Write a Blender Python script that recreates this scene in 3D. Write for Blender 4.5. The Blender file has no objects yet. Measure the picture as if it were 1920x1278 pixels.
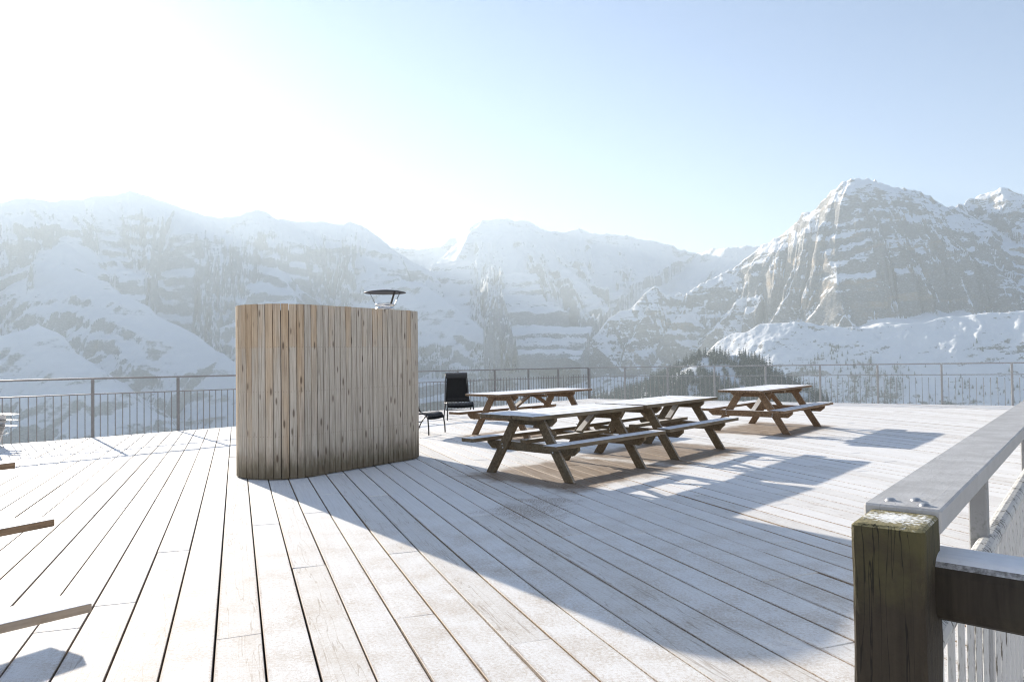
import bpy, bmesh, math, random
import numpy as np
from mathutils import Vector, Matrix
random.seed(7)
R = math.radians
S = bpy.context.scene
COL = S.collection

# ------------------------------------------------------------------ camera
FPX, HCAM = 1406.17, 1.389            # focal length in photo pixels, eye height above the deck
PITCH, ROLL = 0.02139, -0.01323
def cam_axes():
    cp, sp = math.cos(PITCH), math.sin(PITCH)
    F = np.array([0, cp, sp]); U = np.array([0, -sp, cp]); X = np.array([1., 0, 0])
    cr, sr = math.cos(ROLL), math.sin(ROLL)
    return cr*X + sr*U, -sr*X + cr*U, F
AX, AU, AF = cam_axes()
def ray(px, py):                       # direction seen at a photo position (used for surveying the place)
    return AF + AX*(px-960)/FPX - AU*(py-639)/FPX
def ground(px, py, z=0.0):
    d = ray(px, py); t = (z-HCAM)/d[2]
    return np.array([d[0]*t, d[1]*t])
def far_point(px, py, dist):
    d = ray(px, py); t = dist/math.hypot(d[0], d[1])
    return np.array([d[0]*t, d[1]*t, HCAM+d[2]*t])
cam = bpy.data.cameras.new('camera'); co = bpy.data.objects.new('camera', cam); COL.objects.link(co)
cam.sensor_width = 36; cam.lens = 36*FPX/1920; cam.clip_start = 0.05; cam.clip_end = 60000
M = Matrix.Identity(4)
for i in range(3):
    M[i][0], M[i][1], M[i][2] = AX[i], AU[i], -AF[i]
M[2][3] = HCAM
co.matrix_world = M
S.camera = co

# ------------------------------------------------------------------ helpers
def lnk(o): COL.objects.link(o); return o
def tag(o, label=None, cat=None, group=None, kind=None):
    if label: o['label'] = label
    if cat: o['category'] = cat
    if group: o['group'] = group
    if kind: o['kind'] = kind
    return o
def empty(name, loc=(0, 0, 0), rz=0):
    o = bpy.data.objects.new(name, None); o.location = loc; o.rotation_euler = (0, 0, rz)
    o.empty_display_size = .1
    return lnk(o)
def children(o): return [c for c in bpy.data.objects if c.parent == o]
def copy_tree(o, parent=None):
    c = o.copy(); COL.objects.link(c)
    if parent is not None: c.parent = parent
    for ch in children(o): copy_tree(ch, c)
    return c

class MB:
    """collects shapes and links them as one mesh object"""
    def __init__(s): s.bm = bmesh.new(); s.uv = None
    def box(s, c, size, rot=None, bev=0.0, jit=0.0):
        """box centred at c with size; rot is a 3x3 Matrix"""
        hx, hy, hz = size[0]/2, size[1]/2, size[2]/2
        rot = rot or Matrix.Identity(3); c = Vector(c)
        vs = []
        for x in (-hx, hx):
            for y in (-hy, hy):
                for z in (-hz, hz):
                    p = Vector((x, y, z))
                    if jit: p += Vector([random.uniform(-jit, jit) for _ in range(3)])
                    vs.append(s.bm.verts.new(c + rot @ p))
        fs = [(0,1,3,2), (4,6,7,5), (0,4,5,1), (2,3,7,6), (0,2,6,4), (1,5,7,3)]
        nf = [s.bm.faces.new([vs[i] for i in f]) for f in fs]
        if bev:
            es = {e for f in nf for e in f.edges}
            bmesh.ops.bevel(s.bm, geom=list(es), offset=bev, segments=2 if bev > .004 else 1, affect='EDGES', profile=.6)
        return s
    def bar(s, a, b, w, h, up=(0, 0, 1), bev=0.0):
        """rectangular bar from a to b, h measured along 'up'"""
        a, b = Vector(a), Vector(b); d = (b-a); L = d.length; d.normalize()
        up = Vector(up); side = d.cross(up).normalized(); up = side.cross(d).normalized()
        m = Matrix((d, side, up)).transposed()
        return s.box((a+b)/2, (L, w, h), m, bev)
    def prism(s, pts, axis_a, axis_b, org, nrm, th, bev=0.0):
        """extrude a 2D outline (in axis_a, axis_b) by th along nrm, centred"""
        A, B, O, N = Vector(axis_a), Vector(axis_b), Vector(org), Vector(nrm).normalized()
        lo = [s.bm.verts.new(O + A*x + B*y - N*th/2) for x, y in pts]
        hi = [s.bm.verts.new(O + A*x + B*y + N*th/2) for x, y in pts]
        n = len(pts); fs = [s.bm.faces.new(lo[::-1]), s.bm.faces.new(hi)]
        for i in range(n): fs.append(s.bm.faces.new((lo[i], lo[(i+1) % n], hi[(i+1) % n], hi[i])))
        if bev: bmesh.ops.bevel(s.bm, geom=list({e for f in fs for e in f.edges}), offset=bev, segments=1, affect='EDGES')
        return s
    def tube(s, pts, r, seg=10, cap=True):
        pts = [Vector(p) for p in pts]; rs = r if isinstance(r, (list, tuple)) else [r]*len(pts)
        rings = []; prev = None
        for i, p in enumerate(pts):
            t = (pts[min(i+1, len(pts)-1)] - pts[max(i-1, 0)]).normalized()
            if prev is None:
                prev = t.orthogonal().normalized()
            prev = (prev - t*prev.dot(t)).normalized(); q = t.cross(prev)
            rings.append([s.bm.verts.new(p + (prev*math.cos(k*2*math.pi/seg) + q*math.sin(k*2*math.pi/seg))*rs[i]) for k in range(seg)])
        for a, b in zip(rings, rings[1:]):
            for k in range(seg): s.bm.faces.new((a[k], a[(k+1) % seg], b[(k+1) % seg], b[k]))
        if cap: s.bm.faces.new(rings[0][::-1]); s.bm.faces.new(rings[-1])
        return s
    def lathe(s, prof, c=(0, 0, 0), seg=32):
        c = Vector(c); rings = []
        for r, z in prof:
            rings.append([s.bm.verts.new(c + Vector((r*math.cos(k*2*math.pi/seg), r*math.sin(k*2*math.pi/seg), z))) for k in range(seg)])
        for a, b in zip(rings, rings[1:]):
            for k in range(seg): s.bm.faces.new((a[k], a[(k+1) % seg], b[(k+1) % seg], b[k]))
        return s
    def sheet(s, grid, th=0.0):
        """surface through a grid of points (rows x cols), optional thickness"""
        g = [[s.bm.verts.new(Vector(p)) for p in row] for row in grid]
        fs = []
        for i in range(len(g)-1):
            for j in range(len(g[0])-1):
                fs.append(s.bm.faces.new((g[i][j], g[i][j+1], g[i+1][j+1], g[i+1][j])))
        if th: bmesh.ops.solidify(s.bm, geom=fs, thickness=th)
        return s
    def build(s, name, mat, parent=None, smooth=False):
        bmesh.ops.recalc_face_normals(s.bm, faces=s.bm.faces)
        me = bpy.data.meshes.new(name); s.bm.to_mesh(me); s.bm.free()
        if smooth:
            for p in me.polygons: p.use_smooth = True
        o = bpy.data.objects.new(name, me)
        for m in (mat if isinstance(mat, (list, tuple)) else [mat]): me.materials.append(m)
        if parent is not None: o.parent = parent
        return lnk(o)
def rotz(a):
    return Matrix.Rotation(a, 3, 'Z')

# ------------------------------------------------------------------ node helper
class NT:
    def __init__(s, name):
        s.m = bpy.data.materials.new(name); s.m.use_nodes = True; s.t = s.m.node_tree; s.t.nodes.clear()
        s.out = s.n('ShaderNodeOutputMaterial'); s.b = s.n('ShaderNodeBsdfPrincipled')
        s.l(s.b.outputs[0], s.out.inputs[0])
    def n(s, t, **kw):
        x = s.t.nodes.new(t)
        for k, v in kw.items(): setattr(x, k, v)
        return x
    def l(s, a, b): s.t.links.new(a, b)
    def put(s, sock, v):
        if hasattr(v, 'is_output') or isinstance(v, bpy.types.NodeSocket): s.l(v, sock)
        else:
            if isinstance(v, (tuple, list)) and len(v) == 3 and sock.type == 'RGBA': v = (*v, 1)
            sock.default_value = v
    def math(s, op, a, b=None, c=None, clamp=False):
        x = s.n('ShaderNodeMath', operation=op, use_clamp=clamp)
        s.put(x.inputs[0], a)
        if b is not None: s.put(x.inputs[1], b)
        if c is not None: s.put(x.inputs[2], c)
        return x.outputs[0]
    def vmath(s, op, a, b=None):
        x = s.n('ShaderNodeVectorMath', operation=op); s.put(x.inputs[0], a)
        if b is not None: s.put(x.inputs[1], b)
        return x.outputs['Value'] if op in ('DOT_PRODUCT', 'LENGTH', 'DISTANCE') else x.outputs[0]
    def step(s, v, a, b):
        x = s.n('ShaderNodeMapRange', interpolation_type='SMOOTHSTEP')
        s.put(x.inputs[0], v); x.inputs[1].default_value = a; x.inputs[2].default_value = b
        return x.outputs[0]
    def rng(s, v, a, b, c, d):
        x = s.n('ShaderNodeMapRange'); s.put(x.inputs[0], v)
        for i, q in enumerate((a, b, c, d)): x.inputs[1+i].default_value = q
        return x.outputs[0]
    def mix(s, f, a, b):
        x = s.n('ShaderNodeMix', data_type='RGBA'); s.put(x.inputs[0], f); s.put(x.inputs[6], a); s.put(x.inputs[7], b)
        return x.outputs[2]
    def noise(s, v, scale, detail=5, rough=.55, dist=0.0):
        x = s.n('ShaderNodeTexNoise'); s.put(x.inputs['Vector'], v); x.inputs['Scale'].default_value = scale
        x.inputs['Detail'].default_value = detail; x.inputs['Roughness'].default_value = rough; x.inputs['Distortion'].default_value = dist
        return x.outputs[0]
    def mapping(s, v, scale=(1, 1, 1), rot=(0, 0, 0), loc=(0, 0, 0)):
        x = s.n('ShaderNodeMapping'); s.put(x.inputs[0], v)
        x.inputs['Scale'].default_value = scale; x.inputs['Rotation'].default_value = rot; x.inputs['Location'].default_value = loc
        return x.outputs[0]
    def sep(s, v):
        x = s.n('ShaderNodeSeparateXYZ'); s.put(x.inputs[0], v); return x.outputs
    def comb(s, a, b, c):
        x = s.n('ShaderNodeCombineXYZ')
        for i, q in enumerate((a, b, c)): s.put(x.inputs[i], q)
        return x.outputs[0]
    def obj(s): return s.n('ShaderNodeTexCoord').outputs['Object']
    def pos(s): return s.n('ShaderNodeNewGeometry').outputs['Position']
    def nrm(s): return s.n('ShaderNodeNewGeometry').outputs['Normal']
    def tnrm(s): return s.n('ShaderNodeNewGeometry').outputs['True Normal']
    def island(s): return s.n('ShaderNodeNewGeometry').outputs['Random Per Island']
    def orand(s): return s.n('ShaderNodeObjectInfo').outputs['Random']
    def bump(s, h, strength=.3, dist=.01):
        x = s.n('ShaderNodeBump'); s.put(x.inputs['Height'], h); x.inputs['Strength'].default_value = strength; x.inputs['Distance'].default_value = dist
        s.l(x.outputs[0], s.b.inputs['Normal']); return x
    def fin(s, col, rough=.7, metal=0.0, spec=.3):
        s.put(s.b.inputs['Base Color'], col); s.put(s.b.inputs['Roughness'], rough); s.put(s.b.inputs['Metallic'], metal)
        s.b.inputs['Specular IOR Level'].default_value = spec
        return s.m

FROST = (.86, .87, .89)
PTH = R(-20.19)                        # deck board direction
PD = (math.sin(PTH), math.cos(PTH)); PN = (PD[1], -PD[0])
PITCHB, POFF = .2226, -.1046

# tables: centre x, y, azimuth of the long axis (clockwise from +Y), type
TABLES = [
    ('A', .652, 9.174, R(43.6)),
    ('A', 2.13, 10.909, R(40.1)),
    ('B', 4.731, 13.951, R(39.1)),
    ('B', .349, 13.747, R(42.7)),
    ('B', -4.16, 3.84, R(30.0)),
]

def mat_deck():
    t = NT('frosted_deck_boards'); p = t.obj(); x, y, z = t.sep(p)
    nn = t.math('ADD', t.math('MULTIPLY', x, PN[0]), t.math('MULTIPLY', y, PN[1]))
    dd = t.math('ADD', t.math('MULTIPLY', x, PD[0]), t.math('MULTIPLY', y, PD[1]))
    fr = t.math('FRACT', t.math('DIVIDE', t.math('SUBTRACT', nn, POFF), PITCHB))
    edge = t.math('MULTIPLY', t.math('MINIMUM', fr, t.math('SUBTRACT', 1.0, fr)), PITCHB)   # metres to the gap
    rnd = t.island()
    q = t.comb(t.math('ADD', t.math('MULTIPLY', dd, 1.0), t.math('MULTIPLY', rnd, 57.0)), t.math('MULTIPLY', nn, 1.0), rnd)
    grain = t.noise(t.mapping(q, (2.0, 60, 1)), 1.0, 6, .6)
    grain2 = t.noise(t.mapping(q, (6.0, 220, 1)), 1.0, 4, .6)
    big = t.noise(p, .55, 4, .6); mid = t.noise(p, 3.2, 5, .65); fine = t.noise(p, 60, 3, .6); speck = t.noise(p, 240, 2, .6)
    wood = t.mix(grain, (.13, .085, .052), (.36, .255, .165))
    wood = t.mix(t.math('MULTIPLY', rnd, .35), wood, (.30, .235, .18))
    # frost left out: along worn board edges, under the tables, in scuffed patches, near the warm terrace side
    e = t.math('ADD', edge, t.math('MULTIPLY', t.math('SUBTRACT', mid, .5), .05))
    wmask = None
    fr_edge = t.step(t.math('ADD', edge, t.math('MULTIPLY', t.math('SUBTRACT', fine, .5), .012)), .010, .003)
    near = t.step(t.math('ADD', t.vmath('DISTANCE', p, (1.2, 1.6, 0)), t.math('MULTIPLY', t.math('SUBTRACT', big, .5), 3.0)), 4.2, 1.6)
    near2 = t.step(t.math('ADD', t.vmath('DISTANCE', p, (.3, 2.2, 0)), t.math('MULTIPLY', t.math('SUBTRACT', big, .5), 4.0)), 6.5, 2.2)
    worn = t.math('MULTIPLY', t.step(e, .022, .003), t.math('MULTIPLY', t.step(big, .38, .60), t.rng(near2, 0, 1, .12, .9)))
    worn = t.math('MULTIPLY', worn, t.rng(fine, .35, .6, .45, 1.0))
    thin = t.math('MULTIPLY', near2, t.step(t.math('ADD', t.math('MULTIPLY', mid, .45), t.math('ADD', t.math('MULTIPLY', fine, .4), t.math('MULTIPLY', speck, .28))), .47, .74))
    bare = None
    for k, (ty, cx, cy, az) in enumerate(TABLES[:4]):
        ca, sa = math.cos(az), math.sin(az)
        dx, dy = t.math('SUBTRACT', x, cx + (.10 if ty == 'A' else .05)), t.math('SUBTRACT', y, cy - (.12 if ty == 'A' else .06))
        uu = t.math('ABSOLUTE', t.math('ADD', t.math('MULTIPLY', dx, sa), t.math('MULTIPLY', dy, ca)))
        vv = t.math('ABSOLUTE', t.math('SUBTRACT', t.math('MULTIPLY', dx, ca), t.math('MULTIPLY', dy, sa)))
        hu, hv = (1.10, .86) if ty == 'A' else (1.22, .80)
        m = t.math('MAXIMUM', t.math('SUBTRACT', uu, hu), t.math('SUBTRACT', vv, hv))
        m = t.math('ADD', m, t.math('MULTIPLY', t.math('SUBTRACT', mid, .5), .55))
        b_ = t.step(m, .10, -.16)
        bare = b_ if bare is None else t.math('MAXIMUM', bare, b_)
    bare = t.math('MULTIPLY', bare, t.rng(t.math('ADD', grain, t.math('MULTIPLY', mid, .5)), .5, .95, 1.0, .72))
    sp = None
    for (cx, cy, r_) in [(-3.95, 8.9, .42), (-4.0, 9.9, .3), (.1, 6.8, .5), (.35, 7.25, .35)]:
        d_ = t.vmath('DISTANCE', p, (cx, cy, 0))
        s_ = t.step(t.math('ADD', d_, t.math('MULTIPLY', t.math('SUBTRACT', mid, .5), 1.0)), r_, r_*.4)
        sp = s_ if sp is None else t.math('MAXIMUM', sp, s_)
    scuff = t.math('MULTIPLY', sp, t.step(t.math('ADD', t.math('MULTIPLY', fine, .7), t.math('MULTIPLY', speck, .4)), .46, .66))
    patch = t.math('MULTIPLY', t.step(mid, .64, .80), .35)
    gr = t.math('MULTIPLY', t.step(grain2, .58, .80), t.rng(big, .35, .65, .05, .24))
    crack = t.math('MULTIPLY', t.step(t.math('ABSOLUTE', t.math('SUBTRACT', t.noise(t.mapping(q, (.8, 16, 1)), 1.0, 3, .5), .5)), .012, .002), t.step(rnd, .55, .75))
    lose = t.math('MAXIMUM', t.math('MAXIMUM', worn, fr_edge), t.math('MAXIMUM', bare, t.math('MULTIPLY', thin, .0)))
    lose = t.math('MAXIMUM', lose, t.math('MAXIMUM', t.math('MULTIPLY', scuff, .95), t.math('MULTIPLY', crack, .5)))
    lose = t.math('ADD', lose, t.math('ADD', gr, patch), clamp=True)
    fcol = t.mix(t.math('MULTIPLY', speck, .55), (.87, .865, .86), (.70, .70, .71))
    fcol = t.mix(t.math('MULTIPLY', t.math('MULTIPLY', rnd, grain), .30), fcol, (.62, .59, .55))
    fcol = t.mix(t.math('MULTIPLY', thin, .85), fcol, (.47, .385, .30))
    fcol = t.mix(t.rng(t.math('ADD', t.math('MULTIPLY', grain, .6), t.math('MULTIPLY', grain2, .4)), .38, .62, .30, 0.0), fcol, (.50, .475, .44))
    fcol = t.mix(t.math('MULTIPLY', t.step(rnd, .45, 1.0), .22), fcol, (.55, .52, .48))
    col = t.mix(lose, fcol, wood)
    h = t.math('ADD', t.math('MULTIPLY', grain, .4), t.math('ADD', t.math('MULTIPLY', fine, .35), t.math('MULTIPLY', speck, .45)))
    t.bump(h, .35, .004)
    return t.fin(col, t.rng(lose, 0, 1, .75, .6), 0, .25)

def mat_wood(name, dark, light, frost=1.0, scale=1.0, axis='x', grey=None):
    """weathered timber with hoarfrost lying on what faces up"""
    t = NT(name); p = t.obj(); rnd = t.orand(); isl = t.island()
    q = t.vmath('ADD', p, t.comb(t.math('MULTIPLY', isl, 13.0), t.math('MULTIPLY', rnd, 9.0), 0.0))
    sc = {'x': (3, 45, 45), 'y': (45, 3, 45), 'z': (45, 45, 3)}[axis]
    g = t.noise(t.mapping(q, tuple(c*scale for c in sc)), 1.0, 6, .6, .3); m = t.noise(q, 5, 4, .6); f = t.noise(p, 90, 3, .6)
    c = t.mix(t.step(g, .25, .75), dark, light)
    if grey: c = t.mix(t.math('MULTIPLY', t.step(m, .42, .7), .6), c, grey)
    c = t.mix(t.math('MULTIPLY', isl, .3), c, tuple(.6*a + .4*b for a, b in zip(dark, light)))
    nz = t.sep(t.tnrm())[2]
    fr = t.step(t.math('ADD', nz, t.math('MULTIPLY', t.math('SUBTRACT', f, .5), .35)), .45, .85)
    fr = t.math('MULTIPLY', fr, t.rng(t.math('ADD', t.math('MULTIPLY', m, .5), t.math('MULTIPLY', g, .5)), .30, .52, frost*.92, frost))
    c = t.mix(fr, c, FROST)
    t.bump(t.math('ADD', g, t.math('MULTIPLY', f, .4)), .35, .003)
    return t.fin(c, .72, 0, .25)

def mat_slats():
    """vertical larch slats: silvery grey below, brown where sheltered by the top, damp foot, knots and nail rows"""
    t = NT('larch_slats'); uv = t.n('ShaderNodeUVMap'); uv.uv_map = 'slat'
    u, v, _ = t.sep(uv.outputs[0]); isl = t.island()
    cell = t.math('FLOOR', u); fu = t.math('FRACT', u)
    wn = t.n('ShaderNodeTexWhiteNoise', noise_dimensions='1D'); t.l(cell, wn.inputs['W']); r1 = wn.outputs['Value']
    wn2 = t.n('ShaderNodeTexWhiteNoise', noise_dimensions='1D'); t.l(t.math('ADD', cell, 71.3), wn2.inputs['W']); r2 = wn2.outputs['Value']
    q = t.comb(t.math('MULTIPLY', fu, .09), t.math('ADD', v, t.math('MULTIPLY', r1, 37.0)), t.math('MULTIPLY', r2, 11.0))
    g = t.noise(t.mapping(q, (170, 2.4, 1)), 1.0, 6, .6, .5); big = t.noise(t.mapping(q, (6, 1.1, 1)), 1.0, 3, .5)
    m = t.noise(t.mapping(q, (25, 5, 1)), 1.0, 4, .6)
    grey = t.mix(t.step(g, .30, .72), (.25, .215, .175), (.58, .53, .455)); tan = t.mix(t.step(g, .30, .72), (.26, .175, .105), (.57, .44, .30))
    # brown share grows towards the top and the left-hand slats, different on each slat; a joint shows at the upper nail row on many
    up = t.math('ADD', t.math('MULTIPLY', t.step(v, 1.52, 1.56), t.math('MULTIPLY', r2, .45)), t.math('MULTIPLY', t.step(v, .2, 2.0), .25))
    br = t.math('ADD', t.math('ADD', up, t.math('MULTIPLY', r1, .75)), t.math('MULTIPLY', t.math('SUBTRACT', big, .5), 1.1))
    br = t.math('ADD', br, t.rng(cell, 6, 24, .18, -.34))
    c = t.mix(t.step(br, .35, .95), grey, tan)
    c = t.mix(t.math('MULTIPLY', r2, .22), c, (.60, .545, .46))
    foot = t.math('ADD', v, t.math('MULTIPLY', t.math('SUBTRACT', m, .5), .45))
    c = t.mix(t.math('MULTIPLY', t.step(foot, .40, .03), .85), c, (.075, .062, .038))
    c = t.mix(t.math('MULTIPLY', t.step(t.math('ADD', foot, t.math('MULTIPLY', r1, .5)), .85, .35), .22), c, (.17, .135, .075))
    vo = t.n('ShaderNodeTexVoronoi', feature='F1'); t.l(t.mapping(q, (14, 3.6, 1)), vo.inputs['Vector']); vo.inputs['Scale'].default_value = 1.0
    vr = t.sep(vo.outputs['Color'])[0]
    kn = t.math('MULTIPLY', t.step(t.math('ADD', vo.outputs['Distance'], t.math('MULTIPLY', t.math('SUBTRACT', m, .5), .10)), .24, .10), t.step(vr, .25, .3))
    c = t.mix(t.math('MULTIPLY', kn, .78), c, (.07, .045, .03))
    st = t.math('MULTIPLY', t.step(t.noise(t.mapping(q, (60, 1.3, 1)), 1.0, 3, .5), .60, .75), .4)
    c = t.mix(st, c, (.13, .10, .075))
    nail = None
    for zr in (.50, 1.02, 1.54):
        for uu in (.28, .72):
            d_ = t.vmath('LENGTH', t.comb(t.math('MULTIPLY', t.math('SUBTRACT', fu, uu), .09), t.math('SUBTRACT', v, zr), 0.0))
            s_ = t.step(d_, .0065, .0035)
            nail = s_ if nail is None else t.math('MAXIMUM', nail, s_)
    c = t.mix(t.math('MULTIPLY', nail, .42), c, (.05, .035, .03))
    t.bump(t.math('ADD', g, t.math('MULTIPLY', kn, -.5)), .3, .003)
    return t.fin(c, .75, 0, .2)

def mat_plain(name, col, rough=.5, metal=0.0, spec=.4, var=.25, sc=12, frost=0.0, grime=None):
    t = NT(name); p = t.obj(); n = t.noise(p, sc, 5, .6); f = t.noise(p, sc*9, 3, .6)
    c = t.mix(n, tuple(a*(1-var) for a in col), tuple(min(1, a*(1+var)) for a in col))
    if grime: c = t.mix(t.step(t.math('ADD', t.math('MULTIPLY', n, .6), t.math('MULTIPLY', f, .4)), .50, .64), c, grime)
    if frost:
        nz = t.sep(t.tnrm())[2]
        c = t.mix(t.math('MULTIPLY', t.step(nz, .5, .9), t.rng(f, .3, .6, frost*.6, frost)), c, FROST)
    t.bump(f, .12, .002)
    return t.fin(c, t.rng(n, 0, 1, rough*.85, min(1, rough*1.15)), metal, spec)

def mat_mountain(name, lo, hi, strata=1.0, rock_d=(.13, .125, .12), rock_l=(.34, .30, .25), warm=1.0, fine=1.0):
    """snow where it can lie, banded limestone where it is too steep"""
    t = NT(name); p = t.obj(); nz = t.sep(t.nrm())[2]
    a = t.noise(t.mapping(p, (.004, .004, .012)), 1.0, 8, .62, .4)
    b = t.noise(t.mapping(p, (.018, .018, .055)), 1.0, 7, .65, .6)
    c_ = t.noise(t.mapping(p, (.10, .10, .22)), 1.0, 4, .7)
    wv = t.vmath('ADD', p, t.comb(0.0, 0.0, t.math('MULTIPLY', a, 90.0)))
    band = t.noise(t.mapping(wv, (.0009, .0009, .030)), 1.0, 6, .72)
    band2 = t.noise(t.mapping(wv, (.006, .006, .11)), 1.0, 4, .7)
    e = t.math('ADD', nz, t.math('MULTIPLY', t.math('SUBTRACT', a, .5), .62))
    e = t.math('ADD', e, t.math('MULTIPLY', t.math('SUBTRACT', b, .5), .42*fine))
    e = t.math('ADD', e, t.math('MULTIPLY', t.math('SUBTRACT', c_, .5), .38*fine))
    e = t.math('ADD', e, t.math('MULTIPLY', t.math('SUBTRACT', band2, .5), .34*strata))
    e = t.math('ADD', e, t.math('MULTIPLY', t.math('SUBTRACT', band, .5), .36*strata))
    snow = t.step(e, lo, hi)
    rock = t.mix(t.math('ADD', t.math('MULTIPLY', band, .6), t.math('ADD', t.math('MULTIPLY', b, .3), t.math('MULTIPLY', t.math('SUBTRACT', c_, .35), .4))), rock_d, rock_l)
    rock = t.mix(t.math('MULTIPLY', t.step(a, .52, .68), warm), rock, (.40, .31, .215))
    rock = t.mix(t.math('MULTIPLY', t.step(c_, .50, .62), .5), rock, (.62, .63, .66))
    sn = t.mix(b, (.78, .80, .84), (.90, .91, .93))
    c = t.mix(snow, rock, sn)
    h = t.math('ADD', t.math('MULTIPLY', b, 1.0), t.math('MULTIPLY', c_, .35))
    x = t.bump(h, .8, 14.0); t.l(t.rng(snow, 0, 1, .95, .22), x.inputs['Strength'])
    return t.fin(c, .85, 0, .1)

# ------------------------------------------------------------------ deck
FL0 = np.array([-7.826, 13.988]); FLD = np.array([.6968, .7172])          # left fence line and direction
CORNER = np.array([2.50, 24.55]); FRD = np.array([.8715, -.4904])         # right fence from the corner
NF0 = np.array([.725, 1.412]); NFD = np.array([math.sin(R(38.2)), math.cos(R(38.2))]); NFN = np.array([NFD[1], -NFD[0]])
FLD = (CORNER-FL0)/np.linalg.norm(CORNER-FL0)
FLN = np.array([FLD[1], -FLD[0]]); FRN = np.array([FRD[1], -FRD[0]])      # FRN points to the camera side
halfs = [(FLN, FLN @ FL0 + .03), (FRN, FRN @ CORNER + .03), (-NFN, -(NFN @ NF0 + 1.2)), (np.array([0, 1.]), -6.0)]
M_DECK = mat_deck()
def build_deck():
    mb = MB(); pd, pn = np.array(PD), np.array(PN); gap = .0095
    for k in range(-75, 120):
        n0, n1 = POFF + k*PITCHB + gap/2, POFF + (k+1)*PITCHB - gap/2
        lim = []
        for n in (n0, n1):
            a, b = -60., 60.
            for hn, hd in halfs:
                s = hn @ pd; r_ = hd - (hn @ pn)*n
                if abs(s) < 1e-9: continue
                if s > 0: a = max(a, r_/s)
                else: b = min(b, r_/s)
            lim.append((a, b))
        if min(l[1]-l[0] for l in lim) < .2: continue
        rnd = random.Random(k*17+3)
        cuts = []; t = min(l[0] for l in lim) + rnd.uniform(.4, 4.2)
        end = min(l[1] for l in lim) - .4
        while t < end:
            if t > max(l[0] for l in lim) + .4: cuts.append(t)
            t += rnd.choice((3.0, 3.9, 4.2, 4.5)) + rnd.uniform(-.1, .1)
        st = [None] + cuts; en = cuts + [None]
        for s0, s1 in zip(st, en):
            dz = rnd.uniform(-.0025, .0015); tl = rnd.uniform(-.0015, .0015); wj = rnd.uniform(-.0018, .0018)
            ta = [(lim[i][0] if s0 is None else s0 + .0034) for i in (0, 1)]
            tb = [(lim[i][1] if s1 is None else s1 - .0034) for i in (0, 1)]
            vs = []
            for tt in (ta, tb):
                for i, n in ((0, n0+wj), (1, n1+wj)):
                    c = pd*tt[i] + pn*n
                    for z in (-.032, dz + (tl if i else -tl)):
                        vs.append(mb.bm.verts.new((c[0], c[1], z)))
            fs = [(0,1,3,2), (4,6,7,5), (0,4,5,1), (2,3,7,6), (0,2,6,4), (1,5,7,3)]
            nf = [mb.bm.faces.new([vs[i] for i in f]) for f in fs]
            top = [e for e in nf[5].edges]
            bmesh.ops.bevel(mb.bm, geom=top, offset=.0025, segments=1, affect='EDGES')
    o = mb.build('deck', M_DECK); tag(o, kind='structure')
    # near-black slab standing in for the shaded void under the gaps, and the edge beams that carry the fence
    poly = []
    lines = [(FLN, FLN @ FL0 + .05), (FRN, FRN @ CORNER + .05), (-NFN, -(NFN @ NF0 + 1.18)), (np.array([0, 1.]), -5.98)]
    for i in range(4):
        (n1, d1), (n2, d2) = lines[i], lines[(i+1) % 4]
        poly.append(np.linalg.solve(np.array([n1, n2]), np.array([d1, d2])))
    mb = MB(); mb.prism([(p[0], p[1]) for p in poly], (1, 0, 0), (0, 1, 0), (0, 0, -.16), (0, 0, 1), .22)
    o = mb.build('deck_base', mat_plain('dark_void_underdeck', (.022, .020, .020), .9)); tag(o, kind='structure')
build_deck()

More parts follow.
